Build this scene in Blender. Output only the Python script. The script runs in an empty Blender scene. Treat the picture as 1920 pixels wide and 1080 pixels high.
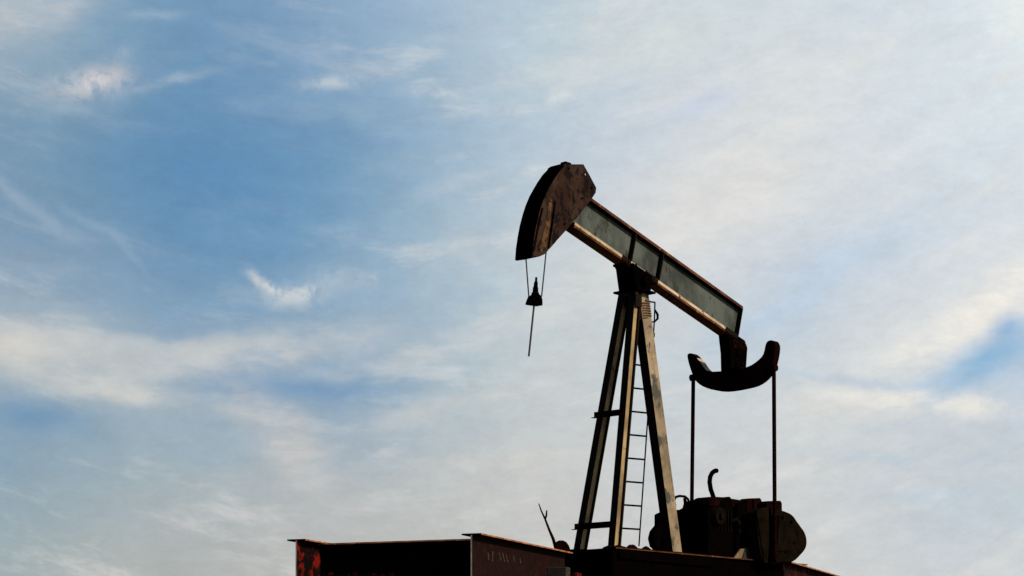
import bpy, math, random
from mathutils import Vector, Matrix, Euler
random.seed(4)
S = bpy.context.scene
COL = S.collection

# ------------------------------------------------------------------ camera
FPX, HOR, EYE = 3500.0, 1300.0, 1.6          # focal length in photo pixels, horizon row, eye height
cd = bpy.data.cameras.new('camera'); cam = bpy.data.objects.new('camera', cd); COL.objects.link(cam)
cam.location = (0, 0, EYE); cam.rotation_euler = (math.radians(90), 0, 0)
cd.sensor_width = 36; cd.lens = FPX/1920*36
cd.shift_y = (HOR-540)/1920
cd.clip_start = .1; cd.clip_end = 9000
S.camera = cam
S.view_settings.view_transform = 'Standard'; S.view_settings.look = 'None'
S.view_settings.exposure = 0; S.view_settings.gamma = 1

# ------------------------------------------------------------------ sun
SUN_EL = math.radians(30); SH = Vector((.848, -.53, 0)).normalized()
SUND = Vector((SH.x*math.cos(SUN_EL), SH.y*math.cos(SUN_EL), math.sin(SUN_EL)))
ld = bpy.data.lights.new('sun', 'SUN'); ld.energy = 3.6; ld.angle = math.radians(.5); ld.color = (1, .86, .68)
sun = bpy.data.objects.new('sun', ld); COL.objects.link(sun)
sun.rotation_euler = SUND.to_track_quat('Z', 'Y').to_euler()

# ------------------------------------------------------------------ world: sky + high thin cloud deck
def lin(c):
    return tuple(((v/255)/12.92 if v/255 <= .04045 else ((v/255+.055)/1.055)**2.4) for v in c)

GRID = [  # cloud and sky colour looked up over azimuth (columns) and elevation (rows)
 "185,195,200 150,178,195 120,155,185 108,148,185 120,155,190 135,165,195 150,178,205 165,188,210 180,200,215 187,205,217 197,212,220 205,217,223 205,217,225 205,218,228 205,219,230 212,224,232 222,232,236",
 "125,155,180 125,157,182 118,152,180 105,148,182 112,150,185 130,163,195 145,175,200 165,188,205 182,202,215 195,210,218 208,217,220 212,219,222 214,221,224 215,222,227 212,222,230 213,224,232 222,232,236",
 "115,150,175 112,148,178 100,143,180 95,140,182 98,142,182 105,147,183 125,160,192 150,178,203 172,193,210 187,203,218 195,207,222 207,215,224 216,221,224 216,221,225 210,222,230 212,224,232 216,226,234",
 "125,155,182 105,145,175 92,138,178 88,138,182 90,140,185 100,146,185 125,162,190 155,182,202 175,195,210 195,207,215 208,214,218 216,219,220 219,221,221 214,219,223 206,217,226 205,217,228 208,220,230",
 "130,155,182 130,157,180 112,148,180 105,147,182 108,150,185 120,158,190 148,178,200 168,188,203 190,203,212 203,211,215 211,215,217 214,217,219 206,215,222 198,211,225 200,213,226 207,217,226 222,227,228",
 "160,178,190 150,172,190 130,161,187 125,158,187 128,161,188 138,166,190 150,175,198 165,187,202 185,200,208 195,205,210 200,208,212 195,207,217 188,203,218 198,209,219 215,220,222 220,222,222 210,216,222",
 "168,179,187 172,183,188 168,179,187 148,170,187 122,156,187 118,154,187 135,165,190 170,187,197 190,200,204 195,204,207 196,205,210 195,207,215 198,208,216 208,215,217 205,213,218 190,205,220 175,198,222",
 "120,152,180 128,158,180 145,170,184 155,174,186 165,180,190 165,180,190 160,178,192 183,193,198 195,200,202 200,204,205 200,205,208 202,207,210 203,208,211 202,209,212 202,208,213 203,208,212 203,208,212",
 "145,167,178 160,174,180 168,177,180 170,178,182 178,182,184 180,184,186 185,188,188 190,193,192 194,196,195 197,199,200 200,203,204 203,206,208 203,206,208 200,206,210 192,203,212 185,200,215 187,202,214",
 "155,170,175 165,174,176 168,174,174 172,176,176 175,178,177 178,180,180 180,182,180 185,187,185 190,191,190 194,196,194 198,200,199 202,204,204 204,206,208 206,208,209 206,209,211 204,209,212 206,210,213"]
GRID = [[tuple(float(q) for q in c.split(',')) for c in r.split()] for r in GRID]
def grid_at(px, py):
    x = min(max(px/120, 0), 15.999); y = min(max(py/120, 0), 8.999)
    i, j = int(x), int(y); a, b = x-i, y-j
    return tuple((GRID[j][i][k]*(1-a)+GRID[j][i+1][k]*a)*(1-b)+(GRID[j+1][i][k]*(1-a)+GRID[j+1][i+1][k]*a)*b for k in range(3))
def to_uv(px, py):                             # photo position -> (azimuth, tan elevation)
    X = (px-960)/FPX; return math.atan(X), (HOR-py)/FPX/math.sqrt(1+X*X)
def from_uv(u, v):
    X = math.tan(u); return 960+FPX*X, HOR-v*math.sqrt(1+X*X)*FPX

W = bpy.data.worlds.new('World'); S.world = W; W.use_nodes = True
nt = W.node_tree; nt.nodes.clear(); N = nt.nodes.new; L = nt.links.new
def setin(sock, v):
    if isinstance(v, bpy.types.NodeSocket): L(v, sock)
    else: sock.default_value = v
def M(op, a, b=None, c=None, clamp=False):
    n = N('ShaderNodeMath'); n.operation = op; n.use_clamp = clamp; setin(n.inputs[0], a)
    if b is not None: setin(n.inputs[1], b)
    if c is not None: setin(n.inputs[2], c)
    return n.outputs[0]
def V(op, a, b=None, scale=None):
    n = N('ShaderNodeVectorMath'); n.operation = op; setin(n.inputs[0], a)
    if b is not None: setin(n.inputs[1], b)
    if scale is not None: setin(n.inputs['Scale'], scale)
    return n.outputs[1] if op in ('LENGTH', 'DOT_PRODUCT') else n.outputs[0]
def mix(f, a, b, bt='MIX'):
    n = N('ShaderNodeMix'); n.data_type = 'RGBA'; n.blend_type = bt
    setin(n.inputs[0], f); setin(n.inputs[6], a); setin(n.inputs[7], b); return n.outputs[2]
def mr(v, a, b, c, d, smooth=True):
    n = N('ShaderNodeMapRange'); n.interpolation_type = 'SMOOTHSTEP' if smooth else 'LINEAR'
    setin(n.inputs[0], v)
    for i, q in enumerate((a, b, c, d)): n.inputs[1+i].default_value = q
    return n.outputs[0]
def noise(vec, scale, detail=4, rough=.55, dist=0):
    n = N('ShaderNodeTexNoise'); setin(n.inputs['Vector'], vec); n.inputs['Scale'].default_value = scale
    n.inputs['Detail'].default_value = detail; n.inputs['Roughness'].default_value = rough; n.inputs['Distortion'].default_value = dist
    return n
tc = N('ShaderNodeTexCoord').outputs['Generated']
sp = N('ShaderNodeSeparateXYZ'); L(tc, sp.inputs[0]); dx, dy, dz = sp.outputs
u0 = M('ARCTAN2', dx, dy)
hl = M('SQRT', M('ADD', M('MULTIPLY', dx, dx), M('MULTIPLY', dy, dy)))
v0 = M('DIVIDE', dz, M('MAXIMUM', hl, .02))
cb = N('ShaderNodeCombineXYZ'); L(u0, cb.inputs[0]); L(v0, cb.inputs[1]); uv0 = cb.outputs[0]
# wind-drawn warp of the whole deck
wn = noise(uv0, 9, 5, .55).outputs['Color']
wv = V('SCALE', V('SUBTRACT', wn, (.5, .5, .5)), scale=.036)
wn2 = noise(uv0, 45, 4, .6).outputs['Color']
wv2 = V('SCALE', V('SUBTRACT', wn2, (.5, .5, .5)), scale=.008)
uv1 = V('ADD', uv0, V('ADD', wv, wv2))
s1 = N('ShaderNodeSeparateXYZ'); L(uv1, s1.inputs[0]); u1, v1 = s1.outputs[0], s1.outputs[1]
U0, U1, V0, V1 = -.285, .285, .055, .375
NR, NC = 10, 19
uf = M('DIVIDE', M('SUBTRACT', u1, U0), U1-U0, clamp=True)
vf = M('DIVIDE', M('SUBTRACT', v1, V0), V1-V0, clamp=True)
def ramp(fac, stops, mode='B_SPLINE'):
    n = N('ShaderNodeValToRGB'); L(fac, n.inputs[0]); r = n.color_ramp; r.interpolation = mode
    while len(r.elements) > 1: r.elements.remove(r.elements[-1])
    r.elements[0].position = stops[0][0]; r.elements[0].color = stops[0][1]
    for p, c in stops[1:]:
        e = r.elements.new(p); e.color = c
    return n.outputs[0]
total = None
for j in range(NR):
    vv = V0+(V1-V0)*j/(NR-1)
    st = []
    for i in range(NC):
        uu = U0+(U1-U0)*i/(NC-1)
        st.append((i/(NC-1), lin(grid_at(*from_uv(uu, vv)))+(1,)))
    row = ramp(uf, st)
    wgt = ramp(vf, [(k/(NR-1), ((1,)*3 if k == j else (0,)*3)+(1,)) for k in range(NR)])
    t = V('MULTIPLY', row, wgt)
    total = t if total is None else V('ADD', total, t)
sky_col = total
# fibres drawn out along the wind, sagging in the middle of the view's sky
vc = M('SUBTRACT', v0, M('MULTIPLY', .8, M('POWER', M('ABSOLUTE', M('ADD', u0, .07)), 2)))
cbw = N('ShaderNodeCombineXYZ'); L(u0, cbw.inputs[0]); L(M('MULTIPLY', vc, 3.6), cbw.inputs[1]); cbw.inputs[2].default_value = 0
wfine = V('ADD', cbw.outputs[0], V('SCALE', wv, scale=1.2))
f1 = noise(wfine, 11, 8, .66, .15).outputs[0]
srgb = N('ShaderNodeSeparateColor'); L(sky_col, srgb.inputs[0]); lum = mr(srgb.outputs[0], .12, .36, .12, 1)
sky_col = mix(M('MULTIPLY', mr(f1, .50, .68, 0, .38), lum), sky_col, lin((226,225,222))+(1,))
sky_col = mix(mr(f1, .47, .30, 0, .30), sky_col, V('MULTIPLY', sky_col, (.66, .80, .96)))
uvs = V('ADD', uv0, V('ADD', V('SCALE', wv, scale=.35), V('SCALE', wv2, scale=1.0)))
fibre = noise(V('MULTIPLY', uv0, (1, 2.6, 1)), 26, 5, .6, .2).outputs[0]
fib = mr(fibre, .36, .62, .35, 1)
puff = noise(uv0, 60, 6, .68, .3).outputs[0]
puf = mr(puff, .40, .60, 0, 1)
# named features of the deck: (px, py, half length, half width, tilt deg, colour, strength, kind)   kind 0 soft, 1 fibrous, 2 ragged
F = [
 (175,150,75,30,-12,(212,208,208),.75,2),(55,22,120,36,-18,(205,205,208),.6,1),(20,110,70,24,-30,(150,172,192),.4,1),
 (330,146,75,11,-16,(165,185,203),.55,1),(622,151,58,15,-7,(188,203,214),.8,2),(815,168,55,13,2,(200,213,220),.6,2),
 (790,145,32,6,-5,(190,206,217),.5,1),(1055,180,28,13,-20,(222,225,222),.6,2),(470,195,60,14,0,(140,170,195),.45,1),
 (120,200,80,14,-4,(150,175,195),.5,1),(290,22,60,10,-4,(160,182,203),.5,1),(430,80,60,10,-10,(140,168,198),.35,1),
 (503,532,50,13,36,(205,210,212),.8,2),(560,548,62,24,-10,(200,208,212),.85,2),(625,520,75,24,6,(170,190,205),.55,2),
 (695,520,22,10,0,(195,202,208),.6,2),(540,288,26,6,0,(110,155,195),.4,1),
 (60,375,130,13,42,(150,172,192),.55,0),(190,440,110,10,38,(145,170,192),.35,0),(90,490,110,24,5,(155,172,190),.35,1),
 (60,655,150,44,9,(202,203,200),.85,1),(210,725,190,30,10,(198,202,201),.8,1),(250,742,90,14,2,(200,203,200),.5,1),
 (450,668,230,34,-7,(192,197,200),.85,1),(620,630,120,36,-12,(192,199,202),.7,1),(330,690,180,34,-10,(190,196,199),.7,1),
 (330,655,300,26,-5,(192,198,201),.55,0),(120,640,160,30,9,(196,200,202),.5,0),(255,742,110,16,1,(204,206,202),.7,1),(30,665,80,26,4,(210,208,202),.6,0),
 (540,735,180,30,-2,(118,153,187),1,0),(60,795,130,40,3,(114,150,182),.8,0),(330,625,170,14,-2,(122,156,188),.25,0),
 (520,820,130,48,42,(205,202,200),.7,1),(560,870,70,40,55,(202,200,198),.4,1),(800,775,130,28,-14,(205,207,206),.5,1),(680,560,110,20,10,(152,177,202),.3,0),
 (380,850,110,26,5,(150,173,190),.35,0),
 (1885,545,170,42,-33,(243,240,232),.85,1),(1740,640,210,40,-24,(232,232,228),.65,1),(1840,600,110,28,-30,(240,238,230),.5,1),
 (1860,690,120,34,-26,(138,182,216),.95,0),(1905,625,34,26,-30,(150,184,218),.9,0),(1780,715,120,12,-12,(170,195,220),.55,0),
 (1700,750,150,24,7,(240,236,226),.8,1),(1845,762,60,20,5,(240,236,226),.65,2),(1560,770,150,30,0,(222,220,216),.45,1),
 (1640,712,190,11,5,(178,198,218),.5,0),(1500,545,200,40,-32,(184,204,226),.55,0),(1620,470,150,30,-28,(192,211,228),.4,0),
 (1310,185,90,28,-18,(188,204,228),.5,0),(1180,235,120,24,-10,(190,205,220),.3,1),(1350,350,200,60,-22,(224,223,220),.4,1),
 (1640,858,130,12,3,(180,200,216),.5,1),(1750,930,170,22,2,(183,202,218),.35,1),(1760,810,140,12,4,(196,206,214),.3,1),
 (1900,10,60,70,0,(236,242,240),.5,0),(1560,120,160,40,-10,(222,226,226),.35,1),(1230,90,170,40,-8,(212,219,220),.35,1),
 (1560,300,110,34,-60,(200,214,226),.35,1),(1180,520,120,40,-20,(210,214,216),.3,1),(870,480,90,60,-30,(198,205,210),.3,1),
 (740,250,180,22,25,(150,180,203),.3,1),(820,300,150,26,-12,(165,188,208),.3,1),(900,60,130,12,-6,(190,206,216),.35,1),
 (75,170,40,14,-40,(165,180,196),.5,2),(225,95,50,16,-30,(160,178,196),.5,2),(30,210,60,10,5,(150,172,192),.5,2),
 (1450,250,260,30,-22,(224,226,224),.4,1),(1300,420,260,40,-25,(226,226,222),.45,1),(1500,420,240,22,-24,(205,217,228),.4,1),
 (1150,640,200,22,-18,(206,211,213),.4,1),(1080,120,200,26,-12,(212,219,220),.4,1),(900,330,160,20,-22,(184,200,214),.4,1),(1780,250,160,40,-15,(220,229,234),.4,1),
 (700,690,180,18,-8,(190,200,206),.4,1),(860,640,160,24,-15,(204,207,208),.45,1),(1000,860,200,16,-6,(206,207,206),.4,1),(350,790,120,14,4,(140,166,188),.4,1),
 (230,930,200,22,4,(158,172,180),.3,1),(900,900,200,40,-6,(202,202,200),.3,1),(120,580,160,18,8,(165,180,192),.3,1)]
S_ = 1/FPX
for (px, py, hl_, hw_, ang, colr, amp, kind) in F:
    cu, cv = to_uv(px, py); a = math.radians(-ang)          # picture rows run downward
    hw2, hh2 = hl_*S_*1.25, hw_*S_*1.25
    d_ = N('ShaderNodeVectorMath'); d_.operation = 'MULTIPLY_ADD'     # tiny link keeps the features evaluated in turn
    L(sky_col, d_.inputs[0]); d_.inputs[1].default_value = (1e-7,)*3; L(uvs if kind else uv1, d_.inputs[2])
    ex, ey = (math.cos(a)/hw2, math.sin(a)/hw2, 0), (-math.sin(a)/hh2, math.cos(a)/hh2, 0)
    X_ = M('SUBTRACT', V('DOT_PRODUCT', d_.outputs[0], ex), cu*ex[0]+cv*ex[1])
    Y_ = M('SUBTRACT', V('DOT_PRODUCT', d_.outputs[0], ey), cu*ey[0]+cv*ey[1])
    m = M('MULTIPLY', M('POWER', .16, M('MULTIPLY_ADD', X_, X_, M('MULTIPLY', Y_, Y_))), min(1, amp*1.2))
    if kind == 1: m = M('MULTIPLY', m, fib)
    if kind == 2: m = M('MULTIPLY', m, M('ADD', .25, M('MULTIPLY', puf, .75)))
    sky_col = mix(m, sky_col, lin(colr)+(1,))
f2 = noise(V('MULTIPLY', V('ADD', uv0, wv2), (1, 1.7, 1)), 42, 9, .80, .1).outputs[0]
sky_col = V('MULTIPLY', V('SCALE', sky_col, scale=mr(f2, .3, .7, .95, 1.115, False)), (1.045, 1.02, .995))
nish = N('ShaderNodeTexSky'); nish.sky_type = 'NISHITA'; nish.sun_disc = False
nish.sun_elevation = SUN_EL; nish.sun_rotation = math.atan2(SUND.x, SUND.y)
WS = .06
W.cycles.sampling_method = 'MANUAL'; W.cycles.sample_map_resolution = 256
deck = V('SCALE', sky_col, scale=1/WS)
fw = M('MULTIPLY', mr(M('ABSOLUTE', u0), .45, 1.3, 1, 0), mr(v0, .5, 1.4, 1, 0))
fw = M('MULTIPLY', fw, .93)
final = mix(fw, nish.outputs[0], deck)
bg = N('ShaderNodeBackground'); L(final, bg.inputs[0]); bg.inputs[1].default_value = WS
wo = N('ShaderNodeOutputWorld'); L(bg.outputs[0], wo.inputs[0])

# ------------------------------------------------------------------ materials
def mat(name, c1, c2, scale=6, rough=.7, c3=None, t3=.62, bump=.3, stretch=(1, 1, 1), lo=.4, hi=.6, metal=0, spec=.3, fine=None):
    m = bpy.data.materials.new(name); m.use_nodes = True
    t = m.node_tree; t.nodes.clear(); n = t.nodes.new; l = t.links.new
    g = n('ShaderNodeNewGeometry'); mp = n('ShaderNodeMapping'); mp.inputs['Scale'].default_value = stretch
    l(g.outputs['Position'], mp.inputs[0])
    def nz(sc, det=6, r=.65):
        q = n('ShaderNodeTexNoise'); q.inputs['Scale'].default_value = sc; q.inputs['Detail'].default_value = det
        q.inputs['Roughness'].default_value = r; l(mp.outputs[0], q.inputs['Vector']); return q.outputs[0]
    def rng(v, a, b):
        q = n('ShaderNodeMapRange'); q.inputs[1].default_value = a; q.inputs[2].default_value = b; l(v, q.inputs[0]); return q.outputs[0]
    def mx(f, a, b):
        q = n('ShaderNodeMix'); q.data_type = 'RGBA'; l(f, q.inputs[0])
        for s, v in ((q.inputs[6], a), (q.inputs[7], b)):
            if isinstance(v, tuple): s.default_value = v+(1,)
            else: l(v, s)
        return q.outputs[2]
    n1 = nz(scale); col = mx(rng(n1, lo, hi), c1, c2)
    if c3:
        n2 = nz(scale*2.3); col = mx(rng(n2, t3, t3+.06), col, c3)
    n3 = nz(scale*9, 4)
    b = n('ShaderNodeBsdfPrincipled'); l(col, b.inputs['Base Color']); b.inputs['Roughness'].default_value = rough
    b.inputs['Metallic'].default_value = metal; b.inputs['Specular IOR Level'].default_value = spec
    bp = n('ShaderNodeBump'); bp.inputs['Strength'].default_value = bump; bp.inputs['Distance'].default_value = .01
    l(n3, bp.inputs['Height']); l(bp.outputs[0], b.inputs['Normal'])
    o = n('ShaderNodeOutputMaterial'); l(b.outputs[0], o.inputs[0]); return m
MT = dict(
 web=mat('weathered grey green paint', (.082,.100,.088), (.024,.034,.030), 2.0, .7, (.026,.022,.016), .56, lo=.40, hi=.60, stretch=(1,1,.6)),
 lip=mat('worn sunlit cream edge', (.60,.49,.35), (.36,.26,.15), 3.5, .7, (.09,.04,.018), .58),  # worn cream, kept bright as the sunlit edge of beam and equalizer
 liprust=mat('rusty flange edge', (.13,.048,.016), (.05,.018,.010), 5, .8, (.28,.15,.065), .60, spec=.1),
 leg=mat('streaked olive leg paint', (.42,.30,.14), (.15,.10,.05), 1.8, .6, (.035,.022,.013), .60, stretch=(1,1,.6)),
 legdark=mat('dark shaded leg steel', (.006,.005,.004), (.012,.007,.004), 4, .75, spec=.05),  # dark tone that paints shade on leg faces turned from the sun
 back=mat('cream leg paint with grey patches', (.37,.285,.175), (.17,.125,.075), 1.9, .6, (.055,.056,.042), .515, stretch=(1,1,.7), lo=.38, hi=.60),
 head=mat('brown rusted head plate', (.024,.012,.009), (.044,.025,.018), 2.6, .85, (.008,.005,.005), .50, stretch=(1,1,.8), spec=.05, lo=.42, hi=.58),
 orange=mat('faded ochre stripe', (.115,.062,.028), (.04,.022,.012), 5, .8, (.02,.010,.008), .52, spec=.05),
 black=mat('near black steel', (.0012,.0009,.0009), (.0022,.0012,.0012), 5, .9, (.006,.003,.002), .66, spec=0),  # near black; also paints the shade on flange faces, cross member, head front
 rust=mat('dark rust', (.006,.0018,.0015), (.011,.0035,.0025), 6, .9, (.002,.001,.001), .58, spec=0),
 red=mat('old red paint on steel', (.15,.008,.004), (.016,.003,.002), 2.8, .8, (.004,.002,.002), .44, spec=.05),
 webside=mat('grimy brown steel', (.014,.0045,.004), (.009,.004,.002), 6, .8, (.035,.006,.005), .58, spec=.05),
 edge=mat('bare worn edge', (.48,.42,.38), (.30,.24,.21), 9, .7),
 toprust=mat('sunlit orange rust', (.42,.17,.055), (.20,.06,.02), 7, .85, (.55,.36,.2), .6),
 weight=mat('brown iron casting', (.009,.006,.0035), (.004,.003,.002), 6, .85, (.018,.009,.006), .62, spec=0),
 cable=mat('wire rope', (.035,.030,.028), (.02,.018,.017), 30, .6),
 rod=mat('dull steel rod', (.05,.045,.04), (.03,.028,.025), 30, .5),
 rope=mat('tan rope', (.20,.12,.07), (.12,.07,.04), 30, .9),
 grey=mat('grey patched metal', (.035,.038,.033), (.014,.016,.015), 8, .8, spec=.05),
 wood=mat('weathered timber', (.035,.027,.020), (.016,.012,.009), 9, .9, stretch=(1,1,4)),
 chalk=mat('faded yellow white paint', (.06,.042,.02), (.022,.012,.007), 14, .9, (.015,.006,.005), .5),
 ground=mat('dry gravel soil', (.12,.09,.06), (.08,.065,.045), .8, .95, (.05,.055,.025), .55, bump=.8),
)

# ------------------------------------------------------------------ frames of the place
def frame(deg):
    a = math.radians(deg); return Vector((math.sin(a), math.cos(a), 0)), Vector((math.cos(a), -math.sin(a), 0))
A0 = Vector((1.795, 27.35, 0)); AX, LT = frame(43)            # pumping unit: along the beam, across it
G0 = Vector((-.48, 22.05, 0)); GU, GV = frame(21.3)           # steel girder frame
Z = Vector((0, 0, 1))
def P(s, l, z): return A0+AX*s+LT*l+Z*z                        # pump coordinates -> world
def Q(s, l, z): return G0+GU*s+GV*l+Z*z                        # girder coordinates -> world
def at(px, py, l, O=A0, a=AX, b=LT):                           # point of the plane "l metres across" seen at a photo position
    r = Vector(((px-960)/FPX, 1, (HOR-py)/FPX)); t = (l+O.dot(b))/r.dot(b)
    p = r*t; return ((p-O).dot(a), p.z+EYE)
def at_s(px, py, s):
    l, z = at(px, py, s, A0, LT, AX); return l, z

# ------------------------------------------------------------------ mesh builder
class MB:
    def __init__(self): self.v = []; self.f = []; self.mi = []; self.sm = []
    def add(self, vs, fs, mi=0, sm=False):
        o = len(self.v); self.v += [Vector(q) for q in vs]
        for k, f in enumerate(fs):
            self.f.append([o+i for i in f]); self.mi.append(mi[k] if isinstance(mi, list) else mi); self.sm.append(sm)
    def prism(self, pts, ext, mi=0, cap=None):
        n = len(pts); a = [Vector(p) for p in pts]; b = [p+ext for p in a]
        c = mi if cap is None else cap
        self.add(a+b, [list(range(n))[::-1], list(range(n, 2*n))]+[[i, (i+1) % n, n+(i+1) % n, n+i] for i in range(n)], [c, c]+[mi]*n)
    def box(self, c, ex, ey, ez, mi=0):
        p = [c-ex-ey-ez, c+ex-ey-ez, c+ex+ey-ez, c-ex+ey-ez]; self.prism(p, ez*2, mi)
    def bar(self, a, b, w, h, side, mi=0):                     # box from a to b; w along 'side', h across
        a, b = Vector(a), Vector(b); d = (b-a).normalized(); s = (side-d*side.dot(d)).normalized(); t = d.cross(s)
        p = [a+s*w/2*i+t*h/2*j for i, j in ((-1,-1),(1,-1),(1,1),(-1,1))]; self.prism(p, b-a, mi)
    def tube(self, pts, r, n=12, mi=0):
        pts = [Vector(p) for p in pts]; rs = r if isinstance(r, (list, tuple)) else [r]*len(pts); rings = []
        ref = None
        for i, p in enumerate(pts):
            d = (pts[min(i+1, len(pts)-1)]-pts[max(i-1, 0)]).normalized()
            if ref is None: ref = d.orthogonal().normalized()
            ref = (ref-d*ref.dot(d)).normalized(); t = d.cross(ref)
            rings.append([p+(ref*math.cos(2*math.pi*k/n)+t*math.sin(2*math.pi*k/n))*rs[i] for k in range(n)])
        vs = [q for R in rings for q in R]; fs = []
        for i in range(len(rings)-1):
            for k in range(n): fs.append([i*n+k, i*n+(k+1) % n, (i+1)*n+(k+1) % n, (i+1)*n+k])
        self.add(vs, fs, mi, True)
        self.add(rings[0], [list(range(n))[::-1]], mi); self.add(rings[-1], [list(range(n))], mi)
    def isec(self, a, b, side, W, H, tf, tw, mi=(0, 1, 1, 0, 0)):
        # I-section: flanges wide along 'side'; mi = (web, near lip lower, near lip upper, flange faces, ends)
        a, b = Vector(a), Vector(b); d = (b-a).normalized(); s = (side-d*side.dot(d)).normalized(); t = s.cross(d)
        if t.z < 0: t = -t
        w, h, q = W/2, H/2, tw/2
        pr = [(-w,-h),(w,-h),(w,-h+tf),(q,-h+tf),(q,h-tf),(w,h-tf),(w,h),(-w,h),(-w,h-tf),(-q,h-tf),(-q,-h+tf),(-w,-h+tf)]
        sm = [mi[3], mi[1], mi[3], mi[0], mi[3], mi[2], mi[3], mi[2], mi[3], mi[0], mi[3], mi[1]]
        A = [a+s*x+t*y for x, y in pr]; B = [p+(b-a) for p in A]; n = 12
        self.add(A+B, [[i, (i+1) % n, n+(i+1) % n, n+i] for i in range(n)], sm)
        for R in (A, B):                                       # end faces: two flanges and the web
            self.add(R, [[0,1,2,11], [8,5,6,7], [10,3,4,9]], [mi[3], mi[3], mi[4]])
    def build(self, name, mats, parent=None, bevel=0, origin=None):
        if not isinstance(mats, (list, tuple)): mats = [mats]
        lo = Vector([min(q[i] for q in self.v) for i in range(3)]); hi = Vector([max(q[i] for q in self.v) for i in range(3)])
        c = Vector(origin) if origin is not None else (lo+hi)/2
        me = bpy.data.meshes.new(name); me.from_pydata([q-c for q in self.v], [], self.f)
        for m in mats: me.materials.append(m)
        for p, i, s in zip(me.polygons, self.mi, self.sm): p.material_index = i; p.use_smooth = s
        import bmesh
        bm = bmesh.new(); bm.from_mesh(me); bmesh.ops.recalc_face_normals(bm, faces=bm.faces); bm.to_mesh(me); bm.free()
        o = bpy.data.objects.new(name, me); COL.objects.link(o); o.location = c; o['wl'] = list(c)
        if parent is not None:
            o.parent = parent; o.location = c-Vector(parent['wl'])
        if bevel:
            m = o.modifiers.new('bevel', 'BEVEL'); m.width = bevel; m.segments = 2; m.limit_method = 'ANGLE'
        return o
def empty(name, loc, label, cat, group=None):
    o = bpy.data.objects.new(name, None); COL.objects.link(o); o.location = loc; o['wl'] = list(loc)
    o['label'] = label; o['category'] = cat
    if group: o['group'] = group
    return o
def tag(o, label, cat, group=None):
    o['label'] = label; o['category'] = cat
    if group: o['group'] = group
    return o
def holed_plate(mb, outer, hole_c, hole_r, ext, mi=0):
    import bmesh
    bm = bmesh.new(); ov = [bm.verts.new(p) for p in outer]
    n = (outer[1]-outer[0]).cross(outer[3]-outer[0]).normalized(); r1 = n.orthogonal().normalized(); r2 = n.cross(r1)
    hv = [bm.verts.new(hole_c+(r1*math.cos(k*math.pi/6)+r2*math.sin(k*math.pi/6))*hole_r) for k in range(12)]
    es = []
    for R in (ov, hv): es += [bm.edges.new((R[i], R[(i+1) % len(R)])) for i in range(len(R))]
    bmesh.ops.triangle_fill(bm, use_beauty=True, edges=es)
    g = bmesh.ops.extrude_face_region(bm, geom=bm.faces[:])
    for v in g['geom']:
        if isinstance(v, bmesh.types.BMVert): v.co += ext
    bm.verts.index_update()
    mb.add([v.co.copy() for v in bm.verts], [[v.index for v in f.verts] for f in bm.faces], mi)
    bm.free()

# ------------------------------------------------------------------ ground
def hgt(x, y):
    r = math.hypot(x-1.5, (y-28)); t = min(max((r-8.5)/11, 0), 1); k = 1-t*t*(3-2*t)
    far = min(max((math.hypot(x, y)-60)/800, 0), 1)
    return 2.60*k + .12*math.sin(x*.31+1.2)*math.cos(y*.27)*(1-k)+ .5*far*math.sin(x*.011)*math.cos(y*.009)
xs = [-4000,-2000,-900,-400,-200,-100]+[i*2 for i in range(-30, 41)]+[120,220,420,900,2000,4000]
ys = [-4000,-2000,-800,-300,-120,-60]+[i*2 for i in range(-15, 41)]+[110,180,320,600,1200,2500,4500]
me = bpy.data.meshes.new('ground')
me.from_pydata([(x, y, hgt(x, y)) for y in ys for x in xs], [], [[j*len(xs)+i, j*len(xs)+i+1, (j+1)*len(xs)+i+1, (j+1)*len(xs)+i] for j in range(len(ys)-1) for i in range(len(xs)-1)])
for p in me.polygons: p.use_smooth = True
me.materials.append(MT['ground']); g = bpy.data.objects.new('ground', me); COL.objects.link(g); g['kind'] = 'structure'

# ------------------------------------------------------------------ red girder frame the unit stands on
GT = EYE+1.89; GD = .84                                       # top of the girders, their depth
fr = empty('girder_frame', Q(3, 0, GT-GD), 'rusty red frame of two parallel girders and a dark cross member, left of the pumpjack', 'steel frame')
def girder(l, s0, s1, webm, endm, par=fr):
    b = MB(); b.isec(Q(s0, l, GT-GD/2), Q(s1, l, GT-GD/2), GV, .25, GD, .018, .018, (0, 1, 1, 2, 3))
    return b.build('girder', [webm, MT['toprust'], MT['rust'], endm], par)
ga = girder(-2.315, -.02, 3.25, MT['red'], MT['edge'])
gb = girder(0, 0, 3.25, MT['webside'], MT['edge'])
# cross members
def cross(s, l0, l1, name='cross_member', top=GT-.012, d=.62, m=(0, 1, 1, 2, 0), mats=None):
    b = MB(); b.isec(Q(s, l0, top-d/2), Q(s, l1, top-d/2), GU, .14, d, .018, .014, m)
    return b.build(name, mats or [MT['black'], MT['toprust'], MT['rust']], fr)  # black web has the shade below its top flange in the colour
cross(.62, -2.305, -.012)
cross(2.9, -2.305, -.012)
gs = girder(2.34, 6.05, 11.5, MT['red'], MT['rust'], None); gs.name = 'steel_girder'
tag(gs, 'single red painted steel girder receding to the right behind the counterweights', 'steel girder')
# patches painting the sunlit red strip low on the front cross member, and flaked marks on the web of the middle girder
for i in range(9):
    b = MB()
    px = 606+i*15.5+random.uniform(-3, 3); s_, z_ = at(px, 1079, .602, G0, GV, GU)
    z_ = EYE+(HOR-1074.5-random.uniform(-1.5, 4))/FPX*(Q(.602, s_, 0).y)
    b.box(Q(.602, s_, z_-.06), GV*random.uniform(.028,.05), GU*.004, Z*.06)
    b.build('sunlit_paint_patch', [MT['red']], fr)

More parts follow.
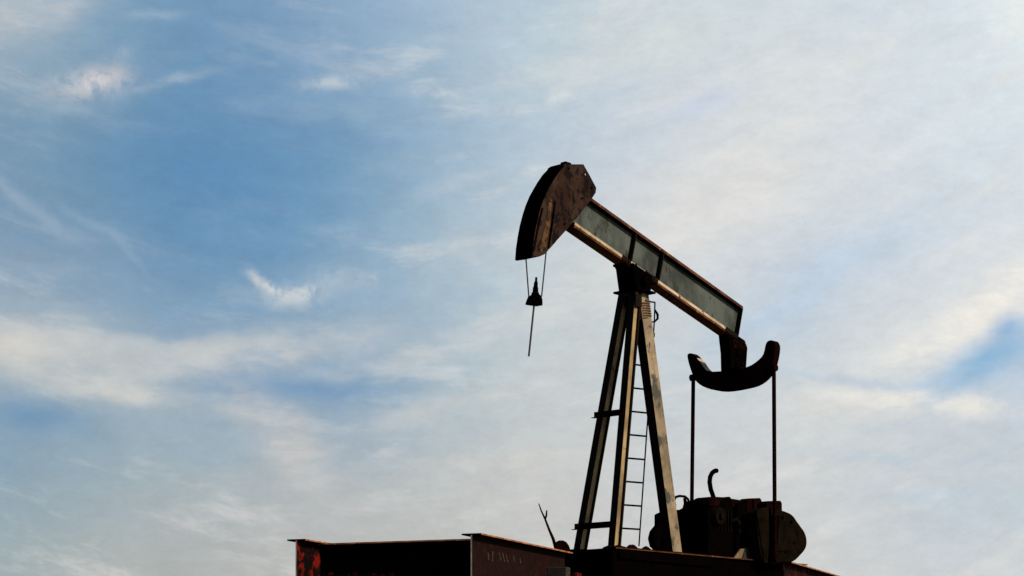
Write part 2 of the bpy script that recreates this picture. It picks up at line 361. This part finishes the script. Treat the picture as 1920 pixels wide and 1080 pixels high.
# ------------------------------------------------------------------ pumping unit
SK = EYE+2.05                                                 # skid top
pj = empty('pumpjack', P(0, 0, SK-.98), 'dark weathered oil well pumpjack with its horse head raised, standing between rusty red girders', 'pumpjack')
# base skid
b = MB(); b.isec(P(-1.1, .5, SK-.49), P(3.65, .5, SK-.49), LT, .12, .98, .016, .012, (0, 1, 1, 0, 0)); b.build('skid_runner', [MT['black'], MT['liprust']], pj)
b = MB(); b.isec(P(-1.1, -.5, SK-.49), P(3.65, -.5, SK-.49), LT, .12, .98, .016, .012, (0, 1, 1, 0, 0)); b.build('skid_runner', [MT['black'], MT['liprust']], pj)
for s in (-1.03, -.35, .68, 1.5, 2.4, 3.5):
    b = MB(); b.box(P(s, 0, SK-.40), AX*.05, LT*.435, Z*.38); b.build('skid_crossbar', [MT['black']], pj)
b = MB(); b.box(P(.05, .02, SK+.006), AX*.98, LT*.545, Z*.006); b.build('skid_plate', [MT['rust']], pj)
b = MB()
b.prism([P(s, .552, z) for s, z in ((-1.0, SK-.15),(1.2, SK-.16),(1.2, SK-.004),(-1.0, SK-.004))], LT*.006); b.build('skid_side_plate', [MT['black']], pj)
# rust crust and foot plates at the legs
for s, l, r in ((-.80, .30, .22), (-.62, .46, .12), (-.25, .42, .10)):
    m_ = MB(); rings = []
    n = 14
    for k, (rr, hh) in enumerate(((1, 0), (.85, .35), (.5, .8), (.12, 1))):
        rings.append([P(s, l, SK+.013)+AX*math.cos(2*math.pi*i/n)*r*rr*random.uniform(.85, 1.15)+LT*math.sin(2*math.pi*i/n)*r*.6*rr*random.uniform(.85, 1.15)+Z*hh*.05*random.uniform(.7, 1.2) for i in range(n)])
    vs = [q for R in rings for q in R]; fs = [[k*n+i, k*n+(i+1) % n, (k+1)*n+(i+1) % n, (k+1)*n+i] for k in range(3) for i in range(n)]+[list(range(3*n, 4*n)), list(range(n))[::-1]]
    m_.add(vs, fs); tag(m_.build('rust_heap', [MT['rust']]), {.22: 'low heap of dark rust scale at the foot of the middle leg', .12: 'small rust lump between the middle leg and the ladder foot', .10: 'thin rust lump on the skid edge at the ladder foot'}[r], 'rust scale', 'rust scale heaps on the skid')

# Samson post
ZT = EYE+(HOR-551)/FPX*27.35
LEGS = {}
def leg(key, bot, top, W, H, mats):
    a, c = P(*bot), P(*top); LEGS[key] = (a, c); b = MB()
    d = (c-a).normalized(); s = (LT-d*LT.dot(d)).normalized(); t = s.cross(d)
    if t.dot(AX) < 0: t = -t
    w, h, tf, q, tr = W/2, H/2, .010, .034, .026
    pr = [(-w,-h),(w,-h),(w,-h+tf),(q,-h+tf),(q,h-tr),(w+.012,h-tr),(w+.012,h),(-w,h),(-w,h-tr),(-q,h-tr),(-q,-h+tf),(-w,-h+tf)]
    mi = [1,1,1,0,1,1,1,1,1,0,1,1]  # web in the lit tone, flange faces in the painted shade tone
    A = [a+s*x+t*y for x, y in pr]; B = [p+(c-a) for p in A]; n = 12
    b.add(A+B, [[i, (i+1) % n, n+(i+1) % n, n+i] for i in range(n)], mi)
    for R in (A, B): b.add(R, [[0,1,2,11], [8,5,6,7], [10,3,4,9]], 1)
    return b.build('post_leg', mats, pj)
s_, z_ = at(1087, 1026, -.31); leg('L', (s_, -.31, SK), (-.10, -.10, ZT), .115, .15, [MT['leg'], MT['legdark']])
s_, z_ = at(1151, 1022, .30); leg('C', (s_, .30, SK), (-.085, .08, ZT), .115, .14, [MT['leg'], MT['legdark']])
# rear leg: closed box section, cream on the sunlit outer face, shade painted on the rest
a, c = P(.675, .20, SK), P(.06, .05, ZT); b = MB(); d = (c-a).normalized()
s = (LT-d*LT.dot(d)).normalized(); t = s.cross(d)
if t.dot(AX) < 0: t = -t
A = [a+s*x+t*y for x, y in ((-.078,-.108),(.078,-.108),(.078,.105),(-.078,.105))]; B = [p+(c-a) for p in A]
b.add(A+B, [[0,1,5,4],[1,2,6,5],[2,3,7,6],[3,0,4,7],[3,2,1,0],[4,5,6,7]], [1,0,1,1,1,1])
rl = b.build('post_leg', [MT['back'], MT['legdark']], pj); rl['label'] = 'broad cream painted rear leg with grey patches'
# rope lashing round the top of the rear leg
b = MB(); pts = []
for k in range(0, 7*16+1):
    f = .035+.065*k/112; ctr = a+(c-a)*(1-f); ph = 2*math.pi*k/16
    ca, sa = math.cos(ph), math.sin(ph); m_ = max(abs(ca)/.089, abs(sa)/.115)
    pts.append(ctr+s*ca/m_+t*sa/m_+Z*.03*ca)
b.tube(pts, .011, 6); b.build('rope_lashing', [MT['rope']], pj)
def on_leg(key, z):
    a, c = LEGS[key]; f = (z-a.z)/(c.z-a.z); return a+(c-a)*f
for py in (772, 986):
    zc = EYE+(HOR-py)/FPX*26.8
    p, q = on_leg('L', zc), on_leg('C', zc); d = (q-p).normalized(); off = -AX*.084
    b = MB(); b.box((p+q)/2+off-d*.03, d*((q-p).length/2+.07), AX*.006, Z*.045)
    b.box((p+q)/2+off-d*.03-AX*.04-Z*.042, d*((q-p).length/2+.07), AX*.033, Z*.004)
    b.build('leg_brace', [MT['rust']], pj)
for key in 'LC':                                              # gusset at each foot and bolted plate at each head
    a_, c_ = LEGS[key]; d = (c_-a_).normalized()
    b = MB(); b.box(a_+Z*.012, AX*.13, LT*.10, Z*.011); b.build('foot_plate', [MT['rust']], pj)
    b = MB(); p = c_-d*.14+LT*.078; b.box(p, AX*.07, LT*.006, Z*.09); b.build('head_gusset', [MT['legdark']], pj)
# head of the post and saddle bearing
b = MB(); b.box(P(0, 0, ZT+.014), AX*.21, LT*.23, Z*.014); b.build('post_cap_plate', [MT['black']], pj)
b = MB(); zb = ZT+.028
lo_ = [P(s, l, zb) for s, l in ((-.16,-.17),(.17,-.17),(.17,.17),(-.16,.17))]; hi_ = [P(s, l, zb+.30+(-.27*s)) for s, l in ((-.24,-.17),(.22,-.17),(.22,.17),(-.24,.17))]
b.add(lo_+hi_, [[0,1,2,3],[4,5,6,7],[0,1,5,4],[1,2,6,5],[2,3,7,6],[3,0,4,7]])
sb = b.build('saddle_bearing', [MT['black']], pj, bevel=.012)
b = MB(); b.tube([P(0, -.24, zb+.14), P(0, .24, zb+.14)], .075, 20); b.build('bearing_shaft', [MT['black']], sb)

# walking beam
TAU = math.atan(.272); D = AX*math.cos(TAU)-Z*math.sin(TAU); NU = AX*math.sin(TAU)+Z*math.cos(TAU)
s1_, z1_ = at(1250, 472.0, .1); topc = P(s1_, 0, z1_)          # a point of the top edge
HB = .53; ctr0 = topc-NU*HB/2
def BP(k, l, h): return ctr0+D*k+LT*l+NU*h                      # beam coordinates
k_end = (P(at(1394, 573, .1)[0], 0, at(1394, 573, .1)[1])-ctr0).dot(D)
k_start = (P(at(1085, 380, .1)[0], 0, at(1085, 380, .1)[1])-ctr0).dot(D)
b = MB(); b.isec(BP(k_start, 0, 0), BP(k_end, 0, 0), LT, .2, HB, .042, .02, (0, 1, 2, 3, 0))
wb = b.build('walking_beam', [MT['web'], MT['lip'], MT['liprust'], MT['black']], pj)  # bright lip and black flange faces put sun and shade into the colour
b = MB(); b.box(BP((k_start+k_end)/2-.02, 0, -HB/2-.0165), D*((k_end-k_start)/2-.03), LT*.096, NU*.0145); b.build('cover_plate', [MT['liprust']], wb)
b = MB(); b.box(BP(k_end+.008, 0, -.01), D*.007, LT*.094, NU*(HB/2-.015)); b.build('end_plate', [MT['legdark']], wb)
for px, py in ((1184, 470), (1236, 505)):
    k = (P(at(px, py, .05)[0], 0, at(px, py, .05)[1])-ctr0).dot(D)
    for sg in (1, -1):
        b = MB(); b.box(BP(k, sg*.052, 0), D*.011, LT*.040, NU*(HB/2-.034)); b.build('stiffener', [MT['legdark']], wb)
for px, py, w_ in ((1175, 483, .10), (1222, 519, .15), (1373, 618, .16)):
    k = (P(at(px, py, .1)[0], 0, at(px, py, .1)[1])-ctr0).dot(D)
    b = MB(); b.box(BP(k, .106, -HB/2+.012), D*w_, LT*.0055, NU*.034); b.build('clamp_plate', [MT['legdark']], wb)
# saddle clamp under the beam: bolted plates
kp = (P(0, 0, 0)-P(0, 0, 0)).dot(D)+((P(0, 0, 7.8)-ctr0).dot(D))
b = MB(); b.box(BP(kp+.02, 0, -HB/2-.046), D*.36, LT*.125, NU*.014)
for dk in (-.28, -.1, .14, .33):
    for l in (-.108, .108): b.tube([BP(kp+dk, l, -HB/2-.075), BP(kp+dk, l, -HB/2+.05)], .013, 6)
b.build('saddle_clamp', [MT['rust']], wb)

# horse head: two side plates, curved face plate, bottom and top plates; open at the back
farpx = [(966.5,488),(968,466),(971,446),(975,424),(980.5,403),(986,386),(993,369),(1001,354.5),(1009,341),(1018,328),(1027.5,318)]
arc = [at(x, y, -.15) for x, y in farpx]                        # (s, z) of the face curve
rest = [at(x, y, .15) for x, y in ((1056,310),(1062,306),(1072,308),(1094,308),(1103,324),(1111,339),(1118,352),(1117,361),(1110,372),(1086,403),(1062,431),(1043,452),(1027,470),(1022,475),(1012,479.5))]
poly = arc+rest
hh = at(1098, 327, .15)
hd = None
b = MB()
holed_plate(b, [P(s, .15, z) for s, z in poly], P(hh[0], .15, hh[1]), .016, -LT*.012)
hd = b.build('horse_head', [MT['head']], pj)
b = MB()
holed_plate(b, [P(s, -.15, z) for s, z in poly], P(hh[0], -.15, hh[1]), .016, LT*.012); b.build('side_plate', [MT['head']], hd)
b = MB()
for i in range(len(arc)-1):
    (s0, z0), (s1, z1) = arc[i], arc[i+1]
    n_ = Vector((z1-z0, -(s1-s0))).normalized()*.012; e = .003
    b.prism([P(s0-e, -.155, z0), P(s1-e, -.155, z1), P(s1+abs(n_.x)-e, -.155, z1+n_.y), P(s0+abs(n_.x)-e, -.155, z0+n_.y)], LT*.31)
b.build('curved_face', [MT['black']], hd)  # shade of the front, turned from the sun, is in the black
def strap(pts, name, m):
    b = MB()
    for i in range(len(pts)-1):
        (s0, z0), (s1, z1) = pts[i], pts[i+1]; d_ = Vector((s1-s0, z1-z0)).normalized(); n_ = Vector((-d_.y, d_.x))*.010
        b.prism([P(s0, -.137, z0), P(s1, -.137, z1), P(s1+n_.x, -.137, z1+n_.y), P(s0+n_.x, -.137, z0+n_.y)], LT*.274)
    b.build(name, m, hd)
strap([arc[-1]]+rest[:3], 'top_plate', [MT['black']])
strap([rest[-4], rest[-2], rest[-1], arc[0]], 'bottom_plate', [MT['black']])
# ochre weathered stripe bar and ribs welded on the near side
def polybar(pxs, l, t, name, m, par):
    b = MB(); q = [at(x, y, l) for x, y in pxs]; b.prism([P(s, l, z) for s, z in q], LT*t); return b.build(name, m, par)
polybar(((1030,372),(1035,376),(1031,418),(1023,468),(1013,473),(1015,455),(1023,414)), .151, .006, 'side_stripe', [MT['orange']], hd)
polybar(((1039,378),(1041,378),(1036,420),(1029,464),(1026,466),(1033,420)), .151, .014, 'side_rib', [MT['black']], hd)
polybar(((1015,390),(1018,390),(1009,430),(1002,470),(998,472),(1006,430)), .151, .012, 'side_rib', [MT['rust']], hd)
for x, y in ((1066,316),(1108,352),(1090,372),(1058,420)):
    b = MB(); s_, z_ = at(x, y, .15); b.tube([P(s_, .148, z_), P(s_, .175, z_)], .012, 6); b.build('head_bolt', [MT['rust']], hd)
# lug on the top of the head
b = MB(); s_, z_ = at(1063, 308, .1); b.box(P(s_, .08, z_+.005), AX*.06, LT*.05, Z*.022); b.build('lifting_lug', [MT['black']], hd, bevel=.008)

# bridle, carrier bar and polished rod
sf = arc[0][0]+.03
def far_pt(px, py, s=None, y0=25.75):                            # a point of the vertical plane y = y0
    return Vector(((px-960)/FPX*y0, y0, EYE+(HOR-py)/FPX*y0))
yb = P(sf, .05, 0).y
def cable(p0, p1, y0):
    b = MB(); a_, c_ = far_pt(*p0, y0=y0), far_pt(*p1, y0=yb); pts = [a_+(c_-a_)*k/8+Z*-.004*math.sin(math.pi*k/8) for k in range(9)]
    b.tube(pts, .0095, 8); b.build('bridle_cable', [MT['cable']], pj)
cable((986, 482), (991.5, 556), yb); cable((1025, 462), (1015.5, 556), P(sf+.32, .13, 0).y)
b = MB()
fp = [(985,569),(990,556),(997,552),(1013,552),(1017,560),(1017.5,570),(1006,572)]
b.prism([far_pt(x, y, y0=yb-.05) for x, y in fp], Vector((0, .10, 0))); cbar = b.build('carrier_bar', [MT['black']], pj, bevel=.006)
b = MB(); b.tube([far_pt(x_, y_, y0=yb) for x_, y_ in ((1003.5,556),(1003.8,549),(1003.9,548),(1004.2,539),(1004.3,538),(1005,529),(1005.1,528),(1005.5,520))], [.058,.052,.040,.037,.030,.026,.017,.015], 8); b.build('rod_clamp', [MT['black']], pj)
b = MB(); b.tube([far_pt(1002, 566, y0=yb), far_pt(991.5, 668, y0=yb)], .0135, 10); b.build('polished_rod', [MT['rod']], pj)

# tail bearing, equalizer, pitman arms
se = 2.44
b = MB()
tp = [at(x, y, .09) for x, y in ((1366,624),(1370,660),(1371,700),(1399,697),(1402,652),(1397,638),(1385,630),(1372,620))]
tp = [(s, z) for s, z in tp]
b.prism([P(s, .09, z) for s, z in tp], -LT*.20)
tb = b.build('tail_bearing', [MT['black']], pj, bevel=.012)
for l in (-.125, .105):
    b = MB(); b.tube([P(se, l-.015, tp[1][1]+.03), P(se, l+.015, tp[1][1]+.03)], .07, 18); b.build('bearing_cap', [MT['black']], tb)
zt_ = tp[1][1]
b = MB(); b.prism([P(s, .091, z) for s, z in ((se-.17, zt_+.20), (se+.13, zt_+.22), (se+.20, zt_+.12), (se+.10, zt_+.06), (se-.14, zt_+.07))], LT*.02); b.build('hanger_plate', [MT['rust']], tb)
for ds, dz_ in ((-.10, .16), (.10, .17), (.0, .10), (-.06, -.16), (.07, -.16)):
    b = MB(); b.tube([P(se+ds, .088, zt_+dz_), P(se+ds, .135, zt_+dz_)], .018, 6); b.build('bearing_bolt', [MT['weight']], tb)
b = MB(); b.box(P(se, -.005, zt_-.235), AX*.10, LT*.16, Z*.018); b.build('bearing_foot', [MT['rust']], tb)
eqp = [(1288.5,668),(1294.5,692),(1305.5,715.5),(1326,728),(1356,733),(1396,727),(1420,719),(1438,703),(1448,682),(1453.5,652),(1450,640),(1443,638),(1436,644),(1431,663.7),(1421,675.5),(1403,687),(1372,695),(1350,696),(1326,695),(1311,676),(1299,664),(1292,662.5)]
eq = [at_s(x, y, se-.07) for x, y in eqp]
# outline refined into a smooth closed curve
def smooth(pts, n=3):
    out = []; m = len(pts)
    for i in range(m):
        p0, p1, p2, p3 = pts[i-1], pts[i], pts[(i+1) % m], pts[(i+2) % m]
        for k in range(n):
            t = k/n; out.append(tuple(.5*((2*p1[j])+(-p0[j]+p2[j])*t+(2*p0[j]-5*p1[j]+4*p2[j]-p3[j])*t*t+(-p0[j]+3*p1[j]-3*p2[j]+p3[j])*t**3) for j in range(2)))
    return out
b = MB(); b.prism([P(se-.07, l, z) for l, z in smooth(eq)], AX*.14, 0); 
eqo = b.build('equalizer', [MT['rust'], MT['lip']], pj, bevel=.006)
for p in eqo.data.polygons:                                   # sunlight painted in cream on the far horn's inner faces
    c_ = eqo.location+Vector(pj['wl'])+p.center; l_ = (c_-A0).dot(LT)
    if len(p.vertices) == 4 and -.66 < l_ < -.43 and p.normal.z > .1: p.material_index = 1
def pitman(ptop, pbot, l):
    a_ = at(ptop[0], ptop[1], l); c_ = at(pbot[0], pbot[1], l); b = MB()
    b.tube([P(a_[0], l, a_[1]), P(c_[0], l, c_[1])], .031, 14)
    b.tube([P(a_[0], l-.045, a_[1]), P(a_[0], l+.045, a_[1])], .055, 14); b.tube([P(c_[0], l-.05, c_[1]), P(c_[0], l+.05, c_[1])], .062, 14)
    b.build('pitman_arm', [MT['rust']], pj); return c_
cn = pitman((1451, 690), (1453, 1047), .775); cf = pitman((1300, 708), (1296, 1040), -.775)
# cranks with counterweights (one either side)
wpx = [(1419,968),(1424,956),(1440,951),(1467,957),(1485,965),(1495,978),(1503,989),(1509,998),(1513,1012),(1511,1028),(1500,1042),(1487,1053),(1462,1057),(1437,1056),(1428,1045),(1422,1010)]
wsz = [at(x, y, .70) for x, y in wpx]
def weight(l0, l1, dlt):
    m_ = MB(); q = smooth(wsz, 3); ctr = (sum(s for s, z in q)/len(q), sum(z for s, z in q)/len(q))
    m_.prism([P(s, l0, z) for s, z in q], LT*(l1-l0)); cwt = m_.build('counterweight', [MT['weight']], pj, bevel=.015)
    out = l1 if abs(l1) > abs(l0) else l0; sg = 1 if out > 0 else -1
    for (fx, fz, r) in ((.45, .55, .028), (-.1, .7, .024), (.62, -.25, .028), (.1, -.6, .024)):
        m2 = MB(); p = (ctr[0]+fx*.42, ctr[1]+fz*.40); m2.tube([P(p[0], out-sg*.01, p[1]), P(p[0], out+sg*.035, p[1])], r, 6); m2.build('weight_bolt', [MT['rust']], cwt)
    m2 = MB(); r_in = [(ctr[0]+(s-ctr[0])*.55+.1, ctr[1]+(z-ctr[1])*.55) for s, z in q]
    m2.prism([P(s, out-sg*.002, z) for s, z in r_in], LT*sg*.02); m2.build('raised_boss', [MT['weight']], cwt)
    return ctr
wc = weight(.50, .70, 0); weight(-.50, -.70, 0)
for sg, pin in ((1, cn), (-1, cf)):
    b = MB(); b.bar(P(wc[0]-.25, sg*.735, wc[1]+.30), P(pin[0], sg*.735, pin[1]-.02), .14, .05, AX); b.build('crank', [MT['black']], pj, bevel=.01)
# gear box with its ribs and bearing caps
b = MB()
gp = [(1.98, SK), (1.98, SK+.62), (2.02, SK+.86), (2.16, SK+.90), (2.72, SK+.86), (2.98, SK+.62), (2.98, SK)]
b.prism([P(s, -.40, z) for s, z in gp], LT*.80); gbx = b.build('gear_box', [MT['black']], pj, bevel=.02)
def cap_at(px0, px1, py, l, h, name, m, par):
    a_ = at(px0, py, l); c_ = at(px1, py, l); b = MB()
    b.prism([P(a_[0], l-.16, a_[1]-h), P(c_[0], l-.16, c_[1]-h), P(c_[0]-.005, l-.16, c_[1]-.04), P(c_[0]-.04, l-.16, c_[1]), P(a_[0]+.04, l-.16, a_[1]), P(a_[0]+.005, l-.16, a_[1]-.04)], LT*.16)
    return b.build(name, m, par, bevel=.012)
cap_at(1401, 1429, 934, .42, .30, 'bearing_cap', [MT['rust']], gbx)
cap_at(1437, 1467, 939, .60, .25, 'bearing_cap', [MT['rust']], gbx)
b = MB()
for s in (2.15, 2.4, 2.7): b.box(P(s, .412, SK+.4), AX*.012, LT*.012, Z*.32)
b.build('casing_rib', [MT['weight']], gbx)
# engine in front of the gear box
b = MB()
z93 = at(1332, 931, .1)[1]
ep = [(1.34, SK), (1.32, z93-.30), (1.38, z93-.20), (1.60, z93-.19), (1.66, z93-.06), (1.80, z93-.02), (1.90, z93), (1.975, z93-.10), (1.975, SK)]
b.prism([P(s, -.36, z) for s, z in ep], LT*.70); en = b.build('engine', [MT['black']], pj, bevel=.02)
b = MB(); a_ = at(1303, 938, .0)
lid = [at(x, y, .33) for x, y in ((1330,934),(1336,931),(1355,932),(1392,938),(1397,946),(1397,952),(1331,948))]
b.prism([P(s, .33, z) for s, z in lid], -LT*.30); b.build('engine_cover', [MT['rust']], en, bevel=.01)
b = MB()
for i in range(6): b.box(P(1.50+i*.08, .348, z93-.38), AX*.010, LT*.010, Z*.16)
b.build('cooling_fin', [MT['weight']], en)
b = MB(); s_, z_ = at(1345, 968, .36); b.tube([P(s_, .33, z_), P(s_, .43, z_)], [.15, .13], 20); b.tube([P(s_, .42, z_), P(s_, .47, z_)], .05, 12); b.build('pulley', [MT['weight']], en)
b = MB(); s_, z_ = at(1378, 985, .36); b.tube([P(s_-.12, .36, z_+.05), P(s_-.02, .41, z_+.09), P(s_+.06, .42, z_), P(s_+.04, .41, z_-.12)], .03, 10); b.build('hose', [MT['weight']], en)
b = MB(); l_ = .12
xp = [at(x, y, l_) for x, y in ((1341,945),(1337,930),(1332.5,917),(1330.5,904),(1331.5,894),(1335,887),(1340,883),(1344,882.5))]
b.tube([P(s, l_, z) for s, z in xp], .036, 12); b.build('exhaust_pipe', [MT['black']], en)
# arched handle
b = MB(); l_ = -.30
hp = [at(x, y, l_) for x, y in ((1266,950),(1264,938),(1267,932),(1274,930),(1284,931),(1290,936),(1293,948),(1290,965))]
b.tube([P(s, l_, z) for s, z in hp], .020, 10)
hp = [at(x, y, l_) for x, y in ((1283,934),(1286,944),(1283,955),(1272,961),(1262,966))]
b.tube([P(s, l_, z) for s, z in hp], [.02, .035, .035, .03, .03], 10); b.build('lifting_handle', [MT['black']], en)
# drive guard on the far side
b = MB()
dp = [at(x, y, -.46) for x, y in ((1238,964),(1246,960),(1287,958),(1296,940),(1330,945),(1330,1040),(1262,1042),(1240,1035),(1229,1024),(1225.5,1009),(1229,995),(1238,984))]
b.prism([P(s, -.46, z) for s, z in dp], -LT*.12); b.build('belt_guard', [MT['black']], pj, bevel=.012)
# inclined strut and junction box low down in front of the gear box
b = MB(); b.prism([P(s, .46, z) for s, z in (at(1368,1056,.46), at(1386,1056,.46), at(1394,1029,.46), at(1387,1029,.46))], LT*.02); b.build('gear_strut', [MT['leg']], pj)
b = MB(); b.prism([P(s, .44, z) for s, z in (at(1388,1052,.44), at(1408,1052,.44), at(1408,1031,.44), at(1400,1027,.44), at(1393,1027,.44))], LT*.04); b.build('junction_box', [MT['grey']], pj)
polybar(((1418,962),(1420,960),(1429,1010),(1435,1052),(1432,1053),(1425,1008)), .705, .012, 'weight_rim', [MT['weight']], pj)

# ladder on the far side of the post
ld_ = empty('x', P(.5, -.35, SK), '', ''); bpy.data.objects.remove(ld_)
RD = Vector((math.sin(math.radians(57)), math.cos(math.radians(57)), 0))*.44
rr = [(1198,1024,-.36),(1212,820,-.25),(1221,690,-.17),(1227,600,-.13),(1228,567,-.11)]
rp = [P(at(x, y, l)[0], l, at(x, y, l)[1]) for x, y, l in rr]
b = MB(); b.tube(rp, .011, 8); lad = b.build('ladder', [MT['black']], pj)
b = MB(); b.tube([p-RD for p in rp[:4]], .011, 8); b.build('ladder_rail', [MT['black']], lad)
def on_rail(py):
    for i in range(len(rp)-1):
        y0, y1 = rr[i][1], rr[i+1][1]
        if y1 <= py <= y0: return rp[i]+(rp[i+1]-rp[i])*((y0-py)/(y0-y1))
r0 = None
for k in range(9):
    p = on_rail(992.5-k*43.6)
    if r0 is None:
        b = MB(); b.tube([p, p-RD], .014, 8, 0); r0 = b.build('rung', [MT['black']], lad, origin=p)
    else:
        o = r0.copy(); COL.objects.link(o); o.parent = lad; o.location = p-Vector(lad['wl'])
# hooks at the ladder head
b = MB(); p = rp[-1]; q_ = on_rail(604)
b.tube([p, p-RD*.45], .012, 8); b.build('ladder_hook', [MT['black']], lad)
b = MB(); b.tube([q_, q_-RD*.4], .012, 8); b.build('ladder_hook', [MT['black']], lad)
b = MB()
w_ = P(at(1233, 590, -.12)[0], -.12, at(1233, 590, -.12)[1]); b.tube([on_rail(580), w_, w_-Z*.06, on_rail(604)], [.012, .02, .018, .012], 8)
b.build('ladder_hook', [MT['black']], lad); b = MB()
u_ = on_rail(628); b.tube([u_+Z*.03, u_-Z*.03], .022, 8)
b.build('ladder_hook', [MT['black']], lad)

# ------------------------------------------------------------------ loose things on the frame
def lp(px, py, d): return Vector(((px-960)/FPX*d, d, EYE+(HOR-py)/FPX*d))
d0 = P(-1.12, -.52, 0).y
b = MB(); hub = []
hx = [(1041,1030),(1040,1022),(1042,1016),(1048,1013),(1056,1013),(1062,1016),(1067,1023),(1070,1032),(1069,1036),(1042,1036)]
b.prism([lp(x, y, d0-.08) for x, y in hx], Vector((0, .2, 0)))
hb = tag(b.build('brake_hub', [MT['rust']], bevel=.02), 'rounded dark rusty hub with a thin forked lever, left of the post legs', 'brake lever')
b = MB(); b.tube([lp(1043,1030,d0), lp(1037,1010,d0), lp(1030,994,d0), lp(1022,973,d0), lp(1015,958,d0), lp(1010,944,d0)], [.028, .022, .018, .014, .011, .007], 8)
b.tube([lp(1022.5,973,d0), lp(1024.5,966,d0), lp(1025,957,d0)], [.014, .014, .010], 8)
b.build('forked_lever', [MT['rust']], hb)
# timber packing block bolted to the middle girder, red gusset beside it
c_ = lp(1047, 1076, 24.2)
for (px, py, d_, wx, hz, nm, mt_, lab) in ((1047,1080,23.6,.15,.11,'packing_block','wood','weathered grey brown packing block beside the middle girder web'), (1081,1087,24.4,.05,.09,'red_bracket','red','small red bracket just right of the grey packing block')):
    c_ = lp(px, py, d_); b = MB(); b.box(c_, GU*.08, GV*wx*.9, Z*hz)
    tag(b.build(nm, [MT[mt_]], bevel=.015), lab, 'block' if nm == 'packing_block' else 'bracket')
# flaked paint marks on the middle girder web (worn, unreadable strokes)
for x0, y0, x1, y1, w in ((924,1034,923,1052,2.2),(936,1036,939,1050,1.8),(942,1036,946,1053,1.5),(948,1038,952,1054,1.8),(963,1042,964,1053,2),(915,1036,916,1050,2.5),(930,1050,944,1053,1.5),(975,1046,976,1056,1.5)):
    q = [at(x, y, .0095, G0, GU, GV) for x, y in ((x0-w/2, y0), (x0+w/2, y0), (x1+w/2, y1), (x1-w/2, y1))]
    b = MB(); b.prism([Q(s, .0095, z) for s, z in q], GV*.002); b.build('paint_mark', [MT['chalk']], fr)
for o in bpy.data.objects:
    if 'wl' in o.keys(): del o['wl']
S.render.resolution_x = 1024; S.render.resolution_y = 576
